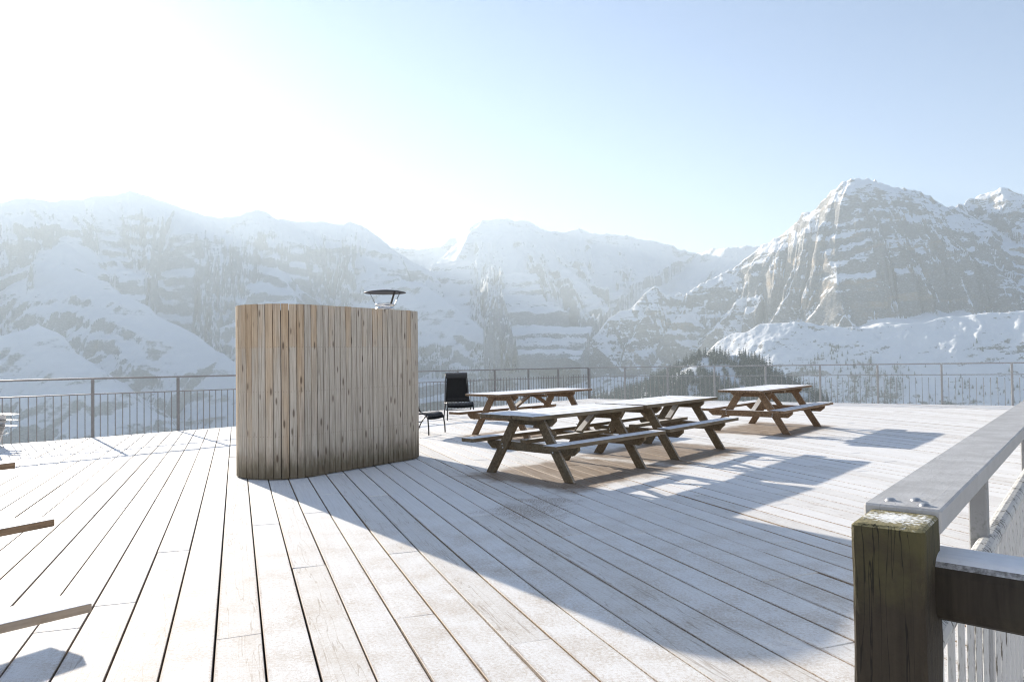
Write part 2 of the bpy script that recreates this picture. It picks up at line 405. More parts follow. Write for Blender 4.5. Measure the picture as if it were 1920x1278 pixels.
# ------------------------------------------------------------------ picnic tables
DIMS = {'A': dict(L=2.132, W=.821, h=.741, s=1.228, l=1.386, bo=.735, bi=.545, hb=.442, Lb=2.14, nt=5, nb=1, tt=.045),
        'B': dict(L=2.606, W=.80, h=.765, s=1.277, l=1.68, bo=.787, bi=.515, hb=.438, Lb=2.68, nt=8, nb=3, tt=.040)}
WOODS = {'A': (mat_wood('old_table_wood', (.055, .042, .026), (.21, .16, .10), 1.0, 1, 'y', (.15, .14, .105)),),
         'B': (mat_wood('brown_table_wood', (.085, .055, .032), (.29, .195, .12), 1.0, 1, 'y'),)}
M_BOLT = mat_plain('galvanised_bolt', (.5, .5, .5), .4, .8)
def make_table(ty, label):
    D = DIMS[ty]; W = WOODS[ty][0]
    root = empty('picnic_table'); tag(root, label, 'picnic table', 'picnic tables on the frosted deck')
    # local axes: +Y along the table, X across
    rn = random.Random(5 if ty == 'A' else 9)
    mb = MB(); n = D['nt']; pw = D['W']/n
    for i in range(n):
        x = -D['W']/2 + pw*(i+.5)
        mb.box((x, rn.uniform(-.006, .006), D['h']-D['tt']/2 + rn.uniform(-.0015, .0015)), (pw-.006, D['L']+rn.uniform(-.012, .012), D['tt']), None, .006)
    mb.build('tabletop', W, root)
    for sx in (-1, 1):
        mb = MB(); bw = (D['bo']-D['bi'])/D['nb']
        for i in range(D['nb']):
            x = sx*(D['bi'] + bw*(i+.5))
            mb.box((x, rn.uniform(-.005, .005), D['hb']-.0225), (bw-(.006 if D['nb'] > 1 else 0), D['Lb']+rn.uniform(-.01, .01), .045), None, .006)
        mb.build('seat', W, root)
    sb = -1 if ty == 'A' else 1         # seat beams sit inside (A) or outside (B) of the legs
    for sy in (-1, 1):
        y0 = sy*D['l']/2
        zt = D['h']-D['tt']-.002
        for sx in (-1, 1):
            a = Vector((sx*(D['s']/2), y0, 0)); b = Vector((sx*.175, y0, zt-.006)); d = (b-a).normalized()
            mb = MB(); w = .115
            # parallelogram with level foot and head
            k = (b.x-a.x)/(b.z-a.z); hw = w/2/abs(d.z)
            mb.prism([(a.x-hw, .002), (a.x+hw, .002), (b.x+hw, b.z), (b.x-hw, b.z)], (1, 0, 0), (0, 0, 1), (0, y0, 0), (0, 1, 0), .045, .004)
            mb.build('leg', W, root)
        # beams
        yb = y0 - sy*.048
        hw = D['W']/2-.03
        mb = MB(); mb.prism([(-hw, zt), (hw, zt), (hw, zt-.035), (hw-.075, zt-.095), (-hw+.075, zt-.095), (-hw, zt-.035)], (1, 0, 0), (0, 0, 1), (0, yb, 0), (0, 1, 0), .045, .003)
        mb.build('top_beam', W, root)
        yb = y0 + sb*sy*.048; zs = D['hb']-.047; hw = D['bo']-.03
        mb = MB(); mb.prism([(-hw, zs), (hw, zs), (hw, zs-.04), (hw-.08, zs-.105), (-hw+.08, zs-.105), (-hw, zs-.04)], (1, 0, 0), (0, 0, 1), (0, yb, 0), (0, 1, 0), .045, .003)
        beam = mb.build('seat_beam', W, root)
        k = (D['s']/2-.175)/(zt-.006)
        yo = y0 + sy*(.0255 if ty == 'A' else .0725)
        for sx in (-1, 1):
            for dz, dx in ((-.035, .012), (-.075, -.02)):
                xx = sx*(D['s']/2 - k*(zs+dz) + dx)
                mb = MB(); mb.tube([(xx, yo-sy*.004, zs+dz), (xx, yo+sy*.006, zs+dz)], .010, 8); mb.build('bolt', M_BOLT, beam)
    zl = D['h']-D['tt']-.004
    if ty == 'A':
        mb = MB(); mb.box((0, 0, D['hb']-.047+.024), (.095, 1.56, .045), None, .005); mb.build('stretcher', W, root)
        for sy in (-1, 1):
            mb = MB(); mb.bar((0, sy*.24, D['hb']+.005), (0, sy*(D['l']/2-.12), zl-.02), .09, .04, (0, -sy, 1), .003); mb.build('brace', W, root)
    else:
        mb = MB(); mb.box((0, 0, zl-.035), (D['W']-.14, .095, .045), None, .004); mb.build('middle_batten', W, root)
        for sy in (-1, 1):
            mb = MB(); mb.bar((0, sy*(D['l']/2-.03), D['hb']-.12), (0, sy*.07, zl-.03), .09, .04, (0, sy, 1), .003); mb.build('brace', W, root)
    return root
LBL = ['dark weathered picnic table partly in the enclosure shadow, nearest to the slatted enclosure',
       'dark weathered picnic table end to end behind the one in shadow, its leg in sun',
       'brown slatted picnic table standing alone by the far right fence',
       'brown slatted picnic table beside the black high-back chair',
       'picnic table cut by the left photo edge, only its frosted corner and bench end showing']
proto = {}
for i, (ty, x, y, az) in enumerate(TABLES):
    if ty not in proto: o = proto[ty] = make_table(ty, LBL[i])
    else: o = copy_tree(proto[ty])
    o.location = (x, y, 0); o.rotation_euler = (0, 0, -az); o['label'] = LBL[i]

# bench whose end juts in at the left edge
def make_bench():
    az = R(42.3); end = np.array([-1.672, 2.984]); u = np.array([math.sin(az), math.cos(az)]); v = np.array([u[1], -u[0]])
    c = end - u*.95 - v*.105
    root = empty('wooden_bench', (c[0], c[1], 0), -az)
    tag(root, 'low wooden bench jutting in at the bottom left, single wide board, frost worn thin', 'bench')
    W = mat_wood('bench_wood', (.16, .12, .085), (.42, .33, .24), .9, 1, 'y', (.36, .31, .26))
    MB().box((0, 0, .4225), (.21, 1.9, .036), None, .006).build('seat', W, root)
    for sy in (-1, 1):
        y = sy*.58
        MB().prism([(-.10, .404), (.10, .404), (.10, .375), (.06, .32), (-.06, .32), (-.10, .375)], (1, 0, 0), (0, 0, 1), (0, y, 0), (0, 1, 0), .05, .003).build('cross_beam', W, root)
        for sx in (-1, 1):
            MB().prism([(sx*.15-.04, .002), (sx*.15+.04, .002), (sx*.05+.04, .40), (sx*.05-.04, .40)], (1, 0, 0), (0, 0, 1), (0, y-sy*.049, 0), (0, 1, 0), .045, .003).build('leg', W, root)
make_bench()

# ------------------------------------------------------------------ slatted enclosure with chimney
C1 = np.array([-2.820, 9.275]); C2 = np.array([-1.893, 10.565]); RK = .56; HK = 2.045
def stadium(off=0.0):
    ax = C2-C1; L = np.linalg.norm(ax); ax = ax/L; pv = np.array([ax[1], -ax[0]]); r_ = RK+off
    per = 2*L + 2*math.pi*r_
    def at(s):
        s = s % per
        if s < math.pi*r_:                                  # near cap, from left side round the front to the right side
            a = s/r_; n = -pv*math.cos(a) - ax*math.sin(a); return C1 + n*r_, n
        s -= math.pi*r_
        if s < L: return C1 + pv*r_ + ax*s, pv
        s -= L
        if s < math.pi*r_:
            a = s/r_; n = pv*math.cos(a) + ax*math.sin(a); return C2 + n*r_, n
        s -= math.pi*r_
        return C2 - pv*r_ - ax*s, -pv
    return at, per
def make_kiosk():
    org = (C1+C2)/2
    root = empty('slatted_enclosure', (org[0], org[1], 0))
    tag(root, 'oval larch-slat enclosure as tall as a person with a steel chimney, centre left of deck', 'enclosure')
    at, per = stadium(); N = 74; w = per/N
    me = bpy.data.meshes.new('slat_wall'); bm = bmesh.new(); uvl = bm.loops.layers.uv.new('slat'); rn = random.Random(11)
    for k in range(N):
        p, n = at((k+.5)*w); tdir = np.array([-n[1], n[0]])
        hw = w/2-.0040 + rn.uniform(-.0012, .0008); th = .024; z0 = .008 + rn.uniform(0, .006); z1 = HK + rn.uniform(-.0015, .0015)
        pr = rn.uniform(-.003, .003)
        vs = {}
        cx, cy = p[0]-org[0]+n[0]*pr, p[1]-org[1]+n[1]*pr; ch = .003
        prof = [(-hw, -th), (hw, -th), (hw, -ch), (hw-ch, 0), (-hw+ch, 0), (-hw, -ch)]
        lo = [bm.verts.new((cx+tdir[0]*a+n[0]*b, cy+tdir[1]*a+n[1]*b, z0)) for a, b in prof]
        hi = [bm.verts.new((cx+tdir[0]*a+n[0]*b, cy+tdir[1]*a+n[1]*b, z1)) for a, b in prof]
        us = [k + .5 + a/(2*hw)*.96 for a, b in prof]
        fs = []
        for i in range(6):
            j = (i+1) % 6; f = bm.faces.new((lo[i], lo[j], hi[j], hi[i]))
            for lp, (uu, vv) in zip(f.loops, ((us[i], z0), (us[j], z0), (us[j], z1), (us[i], z1))): lp[uvl].uv = (uu, vv)
        for ring, z in ((lo[::-1], z0), (hi, z1)):
            f = bm.faces.new(ring)
            for lp in f.loops: lp[uvl].uv = (k+.5, z)
    bmesh.ops.recalc_face_normals(bm, faces=bm.faces); bm.to_mesh(me); bm.free(); me.materials.append(mat_slats())
    o = bpy.data.objects.new('slat_wall', me); o.parent = root; lnk(o)
    # lining boards inside the slats and the roof board a little below the slat tops
    at2, per2 = stadium(-.030)
    mb = MB(); n = 96
    ring = [at2(per2*i/n)[0]-org for i in range(n)]
    lo = [mb.bm.verts.new((q[0], q[1], .03)) for q in ring]; hi = [mb.bm.verts.new((q[0], q[1], HK-.075)) for q in ring]
    for i in range(n): mb.bm.faces.new((lo[i], lo[(i+1) % n], hi[(i+1) % n], hi[i]))
    dk = mat_plain('lining_board', (.05, .042, .035), .85)
    mb.build('lining', dk, root)
    mb = MB(); at3, per3 = stadium(-.034)
    mb.prism([tuple(at3(per3*i/n)[0]-org) for i in range(n)], (1, 0, 0), (0, 1, 0), (0, 0, HK-.09), (0, 0, 1), .03)
    mb.build('roof', mat_plain('roof_board', (.35, .33, .31), .8, frost=1.0), root)
    # chimney
    steel = mat_plain('stainless_flue', (.62, .62, .62), .28, 1.0, var=.12); cap = mat_plain('sooty_steel', (.055, .05, .048), .5, .6, frost=.0)
    c = ground(722, 568, 2.165); q = np.array([c[0], c[1]])
    # keep the flue over the enclosure's middle line
    d = q/np.linalg.norm(q); q = d*10.62; cc = (q[0]-org[0], q[1]-org[1], 0)
    mb = MB(); mb.lathe([(.126, HK-.08), (.126, 2.075), (.131, 2.078), (.131, 2.092), (.126, 2.095), (.126, 2.135), (.134, 2.138), (.134, 2.152), (.126, 2.156), (.122, 2.156), (.118, 2.0)], cc, 40)
    ch = mb.build('chimney', steel, root, True)
    mb = MB(); mb.lathe([(.0, 2.352), (.10, 2.346), (.22, 2.330), (.288, 2.312), (.290, 2.306), (.22, 2.318), (.10, 2.326), (.0, 2.33)], cc, 48); mb.build('cap', cap, ch, True)
    for a in (188, 318, 20):
        a = R(a); p0 = Vector((cc[0]+.125*math.cos(a), cc[1]+.125*math.sin(a), 2.135)); p1 = Vector((cc[0]+.215*math.cos(a), cc[1]+.215*math.sin(a), 2.322))
        mb = MB(); mb.bar(p0, p1, .030, .006, (math.cos(a), math.sin(a), 0)); mb.build('strut', cap, ch)
    return root
make_kiosk()

# ------------------------------------------------------------------ fences
M_STEEL = mat_plain('galvanised_rail', (.23, .225, .225), .5, .35, frost=.8)
M_RAILG = mat_plain('galvanised_fence', (.33, .33, .33), .5, .3, frost=.9)
def on_line(px, o, d):                 # parameter along a ground line where it crosses the plumb line seen at px
    r0 = ray(px, 720); a = np.array([[d[0], -r0[0]], [d[1], -r0[1]]])
    return np.linalg.solve(a, -np.array(o))[0]
def make_fence(label, o, d, ts, ztop, mat, nbal, sparse, out):
    """posts at parameters ts along the line o + t d; rails follow ztop(t)"""
    o3 = lambda t, z, off=0: (o[0]+d[0]*t+out[0]*off, o[1]+d[1]*t+out[1]*off, z)
    t0 = ts[0]
    root = empty('metal_fence', o3(t0, 0)); tag(root, label, 'fence')
    base = Vector(o3(t0, 0)); L = lambda p: Vector(p)-base
    ang = math.atan2(d[1], d[0])
    for t in ts:
        mb = MB(); h = ztop(t)-.02
        mb.box(L(o3(t, (h-.30)/2, .0)), (.05, .042, h+.30), rotz(ang), .004); mb.build('post', mat, root)
    mb = MB()
    for a, b in zip(ts, ts[1:]):
        mb.bar(L(o3(a+.002, ztop(a))), L(o3(b-.002, ztop(b))), .052, .034, (0, 0, 1), .006)
    mb.build('top_rail', mat, root)
    mb = MB()
    for a, b in zip(ts, ts[1:]):
        mb.bar(L(o3(a+.026, ztop(a)-.29)), L(o3(b-.026, ztop(b)-.29)), .026, .022, (0, 0, 1), .003)
    mb.build('middle_rail', mat, root)
    mb = MB()
    for a, b in zip(ts, ts[1:]):
        mb.bar(L(o3(a+.026, -.20)), L(o3(b-.026, -.20)), .026, .022, (0, 0, 1), .003)
    mb.build('bottom_rail', mat, root)
    rest = MB(); proto_b = None; nrest = 0
    for i, (a, b) in enumerate(zip(ts, ts[1:])):
        for k in range(nbal):
            t = a + (b-a)*(k+1)/(nbal+1); zt = ztop(t)-.30; hgt = zt+.20
            if i in sparse:
                rest.box(L(o3(t, -.20+hgt/2)), (.012, .012, hgt), rotz(ang)); nrest += 1
            else:
                if proto_b is None:
                    mb = MB(); mb.box((0, 0, hgt/2), (.013, .013, hgt), rotz(ang)); q = proto_b = mb.build('baluster', mat, root)
                else:
                    q = proto_b.copy(); COL.objects.link(q)
                q.location = L(o3(t, -.20))
    if nrest:
        q = rest.build('balusters', mat, root); q['kind'] = 'stuff'
    return root
tl = [on_line(p, FL0, FLD) for p in (173.7, 333.8, 470, 588, 690, 779, 858.5, 928, 991, 1047)]
tl = [-6.2, -4.65, -3.1, -1.55] + tl
TC = np.linalg.norm(CORNER-FL0); tl.append(TC-.03)
zl_ = lambda t: 1.092 - .085*max(0, t)/TC
make_fence('grey metal fence along the left deck edge, behind the slatted enclosure', FL0, FLD, tl, zl_, M_STEEL, 11, (0, 1, 6, 7, 8, 9), -FLN*0)
tr = [.03] + [on_line(p, CORNER, FRD) for p in (1172, 1252, 1340, 1436, 1538, 1646, 1766, 1898)]
tr.append(tr[-1]+1.55)
zr_ = lambda t: 1.010 + .075*t/13
make_fence('pale grey metal fence along the far right deck edge, lit balusters against snow slope', CORNER, FRD, tr, zr_, M_RAILG, 9, (), -FRN*0)

# near fence with the painted handrail
def make_near_fence():
    root = empty('wooden_fence', (NF0[0], NF0[1], 0))
    tag(root, 'grey painted handrail fence with white balusters and a dark corner post tinted olive by painted lens flare, right foreground', 'fence')
    T = NT('grey_paint_rail'); p = T.obj(); al = T.math('ADD', T.math('MULTIPLY', T.sep(p)[0], float(NFD[0])), T.math('MULTIPLY', T.sep(p)[1], float(NFD[1])))
    ac = T.math('ADD', T.math('MULTIPLY', T.sep(p)[0], float(NFN[0])), T.math('MULTIPLY', T.sep(p)[1], float(NFN[1])))
    q = T.comb(al, ac, T.sep(p)[2]); g = T.noise(T.mapping(q, (5, 90, 30)), 1, 6, .6, .3); m = T.noise(q, 11, 5, .65); f = T.noise(q, 160, 3, .65)
    c = T.mix(m, (.33, .325, .32), (.47, .465, .46)); c = T.mix(T.math('MULTIPLY', T.step(g, .55, .75), .5), c, (.30, .29, .28))
    scr = T.step(T.math('ABSOLUTE', T.math('SUBTRACT', T.noise(T.mapping(q, (4, 14, 1)), 1, 2, .5, 1.2), .5)), .010, .002)
    c = T.mix(T.math('MULTIPLY', T.math('MULTIPLY', scr, T.step(m, .50, .62)), .6), c, (.16, .15, .14))
    fr = T.math('MULTIPLY', T.step(T.sep(T.tnrm())[2], .5, .9), T.step(T.math('ADD', T.math('MULTIPLY', m, .5), T.math('MULTIPLY', f, .5)), .42, .62))
    c = T.mix(T.math('MULTIPLY', fr, .18), c, FROST); T.bump(T.math('ADD', g, f), .25, .003); G = T.fin(c, .6)
    GP = mat_plain('grey_paint_post', (.27, .27, .27), .6, grime=(.19, .19, .18), sc=9)
    Wp = NT('peeling_white_paint'); p = Wp.obj(); n1 = Wp.noise(Wp.mapping(p, (1, 1, .09)), 70, 6, .7); n2 = Wp.noise(p, 9, 3, .5)
    Wm = Wp.fin(Wp.mix(Wp.step(Wp.math('ADD', Wp.math('MULTIPLY', n1, .75), Wp.math('MULTIPLY', n2, .25)), .530, .585), (.50, .50, .49), (.10, .09, .075)), .65)
    DW = mat_wood('dark_tarred_wood', (.012, .010, .008), (.055, .044, .032), .9, .8, 'z', (.05, .045, .03))
    PW = NT('flare_tinted_post_wood'); p = PW.obj(); g = PW.noise(PW.mapping(p, (60, 60, 5)), 1, 6, .6, .3); m = PW.noise(p, 14, 5, .65); f = PW.noise(p, 130, 3, .6)
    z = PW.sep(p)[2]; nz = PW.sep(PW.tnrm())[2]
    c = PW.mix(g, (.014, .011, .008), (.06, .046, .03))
    flare_tint = PW.math('MULTIPLY', PW.step(PW.math('ADD', z, PW.math('MULTIPLY', PW.math('SUBTRACT', m, .5), .30)), .93, 1.12), .6)
    c = PW.mix(flare_tint, c, (.100, .090, .034))  # olive towards the top: painted lens flare over a moss-like rim
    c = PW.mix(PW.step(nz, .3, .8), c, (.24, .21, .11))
    rim = PW.vmath('DISTANCE', PW.comb(PW.sep(p)[0], PW.sep(p)[1], 0.0), (.690-NF0[0], 1.362-NF0[1], 0))
    ft = PW.math('MULTIPLY', PW.step(nz, .5, .9), PW.step(PW.math('ADD', PW.math('MULTIPLY', rim, 3.0), PW.math('MULTIPLY', PW.math('ADD', m, f), -.55)), -.38, -.52))
    ck = PW.step(PW.math('ABSOLUTE', PW.math('SUBTRACT', PW.noise(PW.mapping(p, (38, 38, 2.2)), 1, 3, .5, .4), .5)), .014, .003)
    c = PW.mix(PW.math('MULTIPLY', ck, .8), c, (.006, .005, .004))
    c = PW.mix(ft, c, (.80, .80, .78)); PW.bump(PW.math('ADD', g, PW.math('MULTIPLY', f, .6)), .6, .006)
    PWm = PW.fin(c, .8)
    a3 = lambda t, off, z: Vector((NFD[0]*t+NFN[0]*off, NFD[1]*t+NFN[1]*off, z))
    LEN = 20.3
    mb = MB(); mb.bar(a3(.0, 0, 1.0775), a3(LEN, 0, 1.0775), .132, .045, (0, 0, 1), .004)
    hr = mb.build('handrail', G, root)
    for t, off in ((.05, -.028), (.075, .012), (.03, .035)):
        mb = MB(); mb.lathe([(.0, .0055), (.006, .005), (.0095, .002), (.0105, 0)], a3(t, off, 1.1002), 14); mb.build('bolt', M_BOLT, hr, True)
    # corner post, edges rounded and rough
    bm = bmesh.new(); bmesh.ops.create_cube(bm, size=1)
    ang = math.atan2(NFD[1], NFD[0]); rz = rotz(ang)
    for v in bm.verts: v.co = Vector((v.co.x*.16, v.co.y*.116, v.co.z*1.44))
    bmesh.ops.bevel(bm, geom=list(bm.edges), offset=.012, segments=3, affect='EDGES', profile=.6)
    bmesh.ops.subdivide_edges(bm, edges=[e for e in bm.edges if e.calc_length() > .3], cuts=40, use_grid_fill=True)
    rn = random.Random(3)
    for v in bm.verts:
        k = .0009*math.sin(v.co.z*23+v.co.x*40) + rn.uniform(-.0009, .0009)
        v.co.y += k*(1 if v.co.y > 0 else -1); v.co.x += rn.uniform(-.0012, .0012)
    me = bpy.data.meshes.new('corner_post')
    pc = np.array([.690, 1.362]) - NF0
    for v in bm.verts: v.co = rz @ v.co + Vector((pc[0], pc[1], 1.09-.72))
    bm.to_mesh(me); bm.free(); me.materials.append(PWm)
    o = bpy.data.objects.new('corner_post', me); o.parent = root; lnk(o)
    # dark rail going off to the right from the post, rounded like a half log
    az = R(131); bd = Vector((math.sin(az), math.cos(az), 0)); bn = Vector((bd.y, -bd.x, 0))
    st = Vector((.742-NF0[0], 1.432-NF0[1], .965)) + bd*.0
    mb = MB(); prof = []
    for k in range(24):
        th = 2*math.pi*k/24; cx, cz = math.cos(th), math.sin(th); e = .55
        prof.append((.066*math.copysign(abs(cx)**e, cx), .060*math.copysign(abs(cz)**e, cz)))
    rings = []
    for s in np.linspace(0, 2.6, 40):
        w = .004*math.sin(s*7); rings.append([mb.bm.verts.new(st + bd*s + bn*(x_+w) + Vector((0, 0, z_-.012*s+w*.6))) for x_, z_ in prof])
    for a, b in zip(rings, rings[1:]):
        for k in range(24): mb.bm.faces.new((a[k], a[(k+1) % 24], b[(k+1) % 24], b[k]))
    mb.bm.faces.new(rings[0][::-1]); mb.bm.faces.new(rings[-1])
    mb.build('side_rail', DW, root)
    e_ = st + bd*2.55
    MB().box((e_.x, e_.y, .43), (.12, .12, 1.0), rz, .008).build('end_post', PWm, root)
    for i in range(12):
        t = .985 + 1.76*i
        if t > LEN: break
        MB().box(a3(t, .012, .48), (.055, .045, 1.14), rz, .003).build('post', GP, root)
    mb = MB(); mb.tube([a3(.02, .03, .835), a3(LEN, .03, .835)], .026, 12); mb.build('middle_rail', Wm, root)
    mb = MB(); mb.bar(a3(.02, .03, .11), a3(LEN, .03, .11), .04, .04); mb.build('bottom_rail', Wm, root)
    pb = None; rest = MB(); n = 0
    t = .17
    while t < LEN-.1:
        if abs((t-.985+.06) % 1.76) > .11:
            if n < 96:
                if pb is None:
                    mb = MB(); mb.box((0, 0, .345), (.024, .0135, .69), rz, .002); q = pb = mb.build('baluster', Wm, root)
                else: q = pb.copy(); COL.objects.link(q)
                q.location = a3(t, .03, .125)
            else: rest.box(a3(t, .03, .47), (.024, .0135, .69), rz)
            n += 1
        t += .1445
    if n > 96: q = rest.build('balusters', Wm, root); q['kind'] = 'stuff'
make_near_fence()

# ------------------------------------------------------------------ black high-back chairs
def make_chair():
    root = empty('garden_chair')
    fr = mat_plain('black_tube_frame', (.022, .021, .022), .4, .3); sl = NT('dark_mesh_sling'); p = sl.obj()
    n = sl.noise(p, 30, 4, .6); f = sl.noise(sl.mapping(p, (300, 300, 300)), 1, 2, .5); nz = sl.sep(sl.tnrm())[2]
    c = sl.mix(n, (.026, .027, .03), (.05, .052, .055)); c = sl.mix(sl.math('MULTIPLY', sl.step(nz, .35, .95), sl.rng(n, .3, .6, .18, .5)), c, FROST)
    sm = sl.fin(c, .8, 0, .2)
    # local: faces -Y, X across; side rails are one bent tube each: front foot, seat edge, seat, back
    for sx in (-1, 1):
        x = sx*.255
        pts = [(x+sx*.012, -.30, .01), (x+sx*.008, -.295, .15), (x, -.275, .30), (x, -.235, .365), (x, -.16, .385), (x, .0, .362), (x, .14, .345), (x-sx*.008, .21, .365),
               (x-sx*.016, .255, .45), (x-sx*.028, .315, .70), (x-sx*.038, .365, .92), (x-sx*.040, .385, 1.0)]
        MB().tube(pts, .0125, 10).build('side_frame', fr, root, True)
        MB().tube([(x+sx*.004, .05, .352), (x+sx*.012, .20, .2), (x+sx*.016, .30, .01)], .012, 10).build('rear_leg', fr, root, True)
    MB().tube([(-.25, .16, .20), (.25, .16, .20)], .009, 8).build('crossbar', fr, root, True)
    path = [(-.282, .285), (-.268, .335), (-.235, .376), (-.16, .396), (-.02, .372), (.12, .352), (.20, .368)]
    MB().sheet([[(xx, y, z - .014*(1-(xx/.25)**2)) for xx in np.linspace(-.245, .245, 9)] for y, z in path], .006).build('seat', sm, root, True)
    path = [(.205, .375), (.25, .46), (.28, .58), (.305, .70), (.333, .82), (.36, .93)]
    MB().sheet([[(xx*(1-.15*(i/5)), y + .012*(1-(xx/.24)**2), z) for xx in np.linspace(-.235, .235, 9)] for i, (y, z) in enumerate(path)], .006).build('backrest', sm, root, True)
    hp = []
    for k in range(13):
        a = math.pi*2*k/12; hp.append((.345+.045*math.cos(a), .965+.068*math.sin(a)))
    MB().sheet([[(xx, y, z) for xx in np.linspace(-.222, .222, 7)] for y, z in hp]).build('head_pillow', sm, root, True)
    return root
ch = make_chair()
ch.location = (-1.22, 16.95, 0); ch.scale = (1.12, 1, 1.02); ch.rotation_euler = (0, 0, R(12))
tag(ch, 'black high-back garden chair facing the camera, between enclosure and brown table', 'chair', 'black garden chairs')
c2 = copy_tree(ch); c2.location = (-1.66, 13.82, 0); c2.rotation_euler = (0, 0, R(66))
tag(c2, 'black garden chair half hidden behind the right edge of the slatted enclosure', 'chair', 'black garden chairs')

# ------------------------------------------------------------------ stacked white plastic loungers at the left edge
def make_plastic():
    root = empty('plastic_armchair')
    W = mat_plain('white_plastic', (.78, .77, .76), .45, var=.06)
    # local: faces +X; low scooped seat, curved slatted back, flat broad arms
    seat = []
    for y in np.linspace(-.25, .25, 9):
        seat.append([(x, y, .16 + .10*((x-.05)/.3)**2*(1 if x < .05 else .35) + .03*(y/.25)**2) for x in np.linspace(-.30, .34, 12)])
    MB().sheet(seat, .012).build('seat', W, root, True)
    mb = MB()
    for i in range(5):
        y0 = -.24+.1*i; pts = []
        for k in range(8):
            s = k/7; pts.append([(-.28-.10*s-.10*s*s + .03*math.cos((y0+.04)*6), y0+dy, .25+.20*s) for dy in (0, .085)])
        mb.sheet(pts, .012)
    mb.build('backrest', W, root, True)
    for sy in (-1, 1):
        g = []
        for k in range(12):
            s = k/11; w = .045*(1+.7*math.sin(min(1, s*1.2)*math.pi/2))*(1 if s < .86 else math.sqrt(max(.02, 1-((s-.86)/.145)**2)))
            g.append([(-.30+.74*s, sy*.31+dy*w, .335+.01*math.sin(s*3)-.012*abs(dy)) for dy in (-1, -.5, 0, .5, 1)])
        MB().sheet(g, .03).build('armrest', W, root, True)
        for x, xf in ((.12, .03), (-.26, -.34)):
            MB().prism([(xf-.06, 0), (xf+.03, 0), (x+.07, .325), (x-.13, .325)], (1, 0, 0), (0, 0, 1), (0, sy*.315, 0), (0, 1, 0), .03, .006).build('leg', W, root)
    return root
# ------------------------------------------------------------------ light
SAZ, SEL = R(-36.6), R(17.2)
sv = Vector((math.sin(SAZ)*math.cos(SEL), math.cos(SAZ)*math.cos(SEL), math.sin(SEL)))
pl = make_plastic(); pg = ground(-2, 838)
PLL = ['white plastic armchair at the bottom of the stack by the left edge', 'middle white plastic armchair of the stack by the left edge', 'topmost white plastic armchair of the stack by the left edge']
for i in range(3):
    o = pl if i == 0 else copy_tree(pl)
    o.location = (pg[0]-.36+.012*i, pg[1]+.05, .0 + .098*i); o.rotation_euler = (0, 0, R(-12+1.5*i))
    tag(o, PLL[i], 'chair', 'stacked white plastic chairs')

# ------------------------------------------------------------------ mountains
def _hash(ix, iy, seed):
    h = (ix.astype(np.int64)*374761393 + iy.astype(np.int64)*668265263 + seed*1274126177) & 0xffffffff
    h = ((h ^ (h >> 13))*1274126177) & 0xffffffff
    h = (h ^ (h >> 16)) & 0xffffffff
    return h.astype(np.float64)/4294967295.0
def vnoise(x, y, seed=0):
    ix, iy = np.floor(x), np.floor(y); fx, fy = x-ix, y-iy
    fx = fx*fx*fx*(fx*(fx*6-15)+10); fy = fy*fy*fy*(fy*(fy*6-15)+10)
    a, b, c, d = _hash(ix, iy, seed), _hash(ix+1, iy, seed), _hash(ix, iy+1, seed), _hash(ix+1, iy+1, seed)
    return (a*(1-fx)+b*fx)*(1-fy) + (c*(1-fx)+d*fx)*fy - .5
def fbm(x, y, octv=5, seed=0, gain=.5, ridged=False):
    o = np.zeros_like(x); amp = 1.0
    for i in range(octv):
        n = vnoise(x, y, seed+i*13)
        o += amp*((.5-2*np.abs(n)) if ridged else 2*n)
        x, y = x*1.9*.8+y*1.9*.6+3.1, -x*1.9*.6+y*1.9*.8-1.7; amp *= gain
    return o
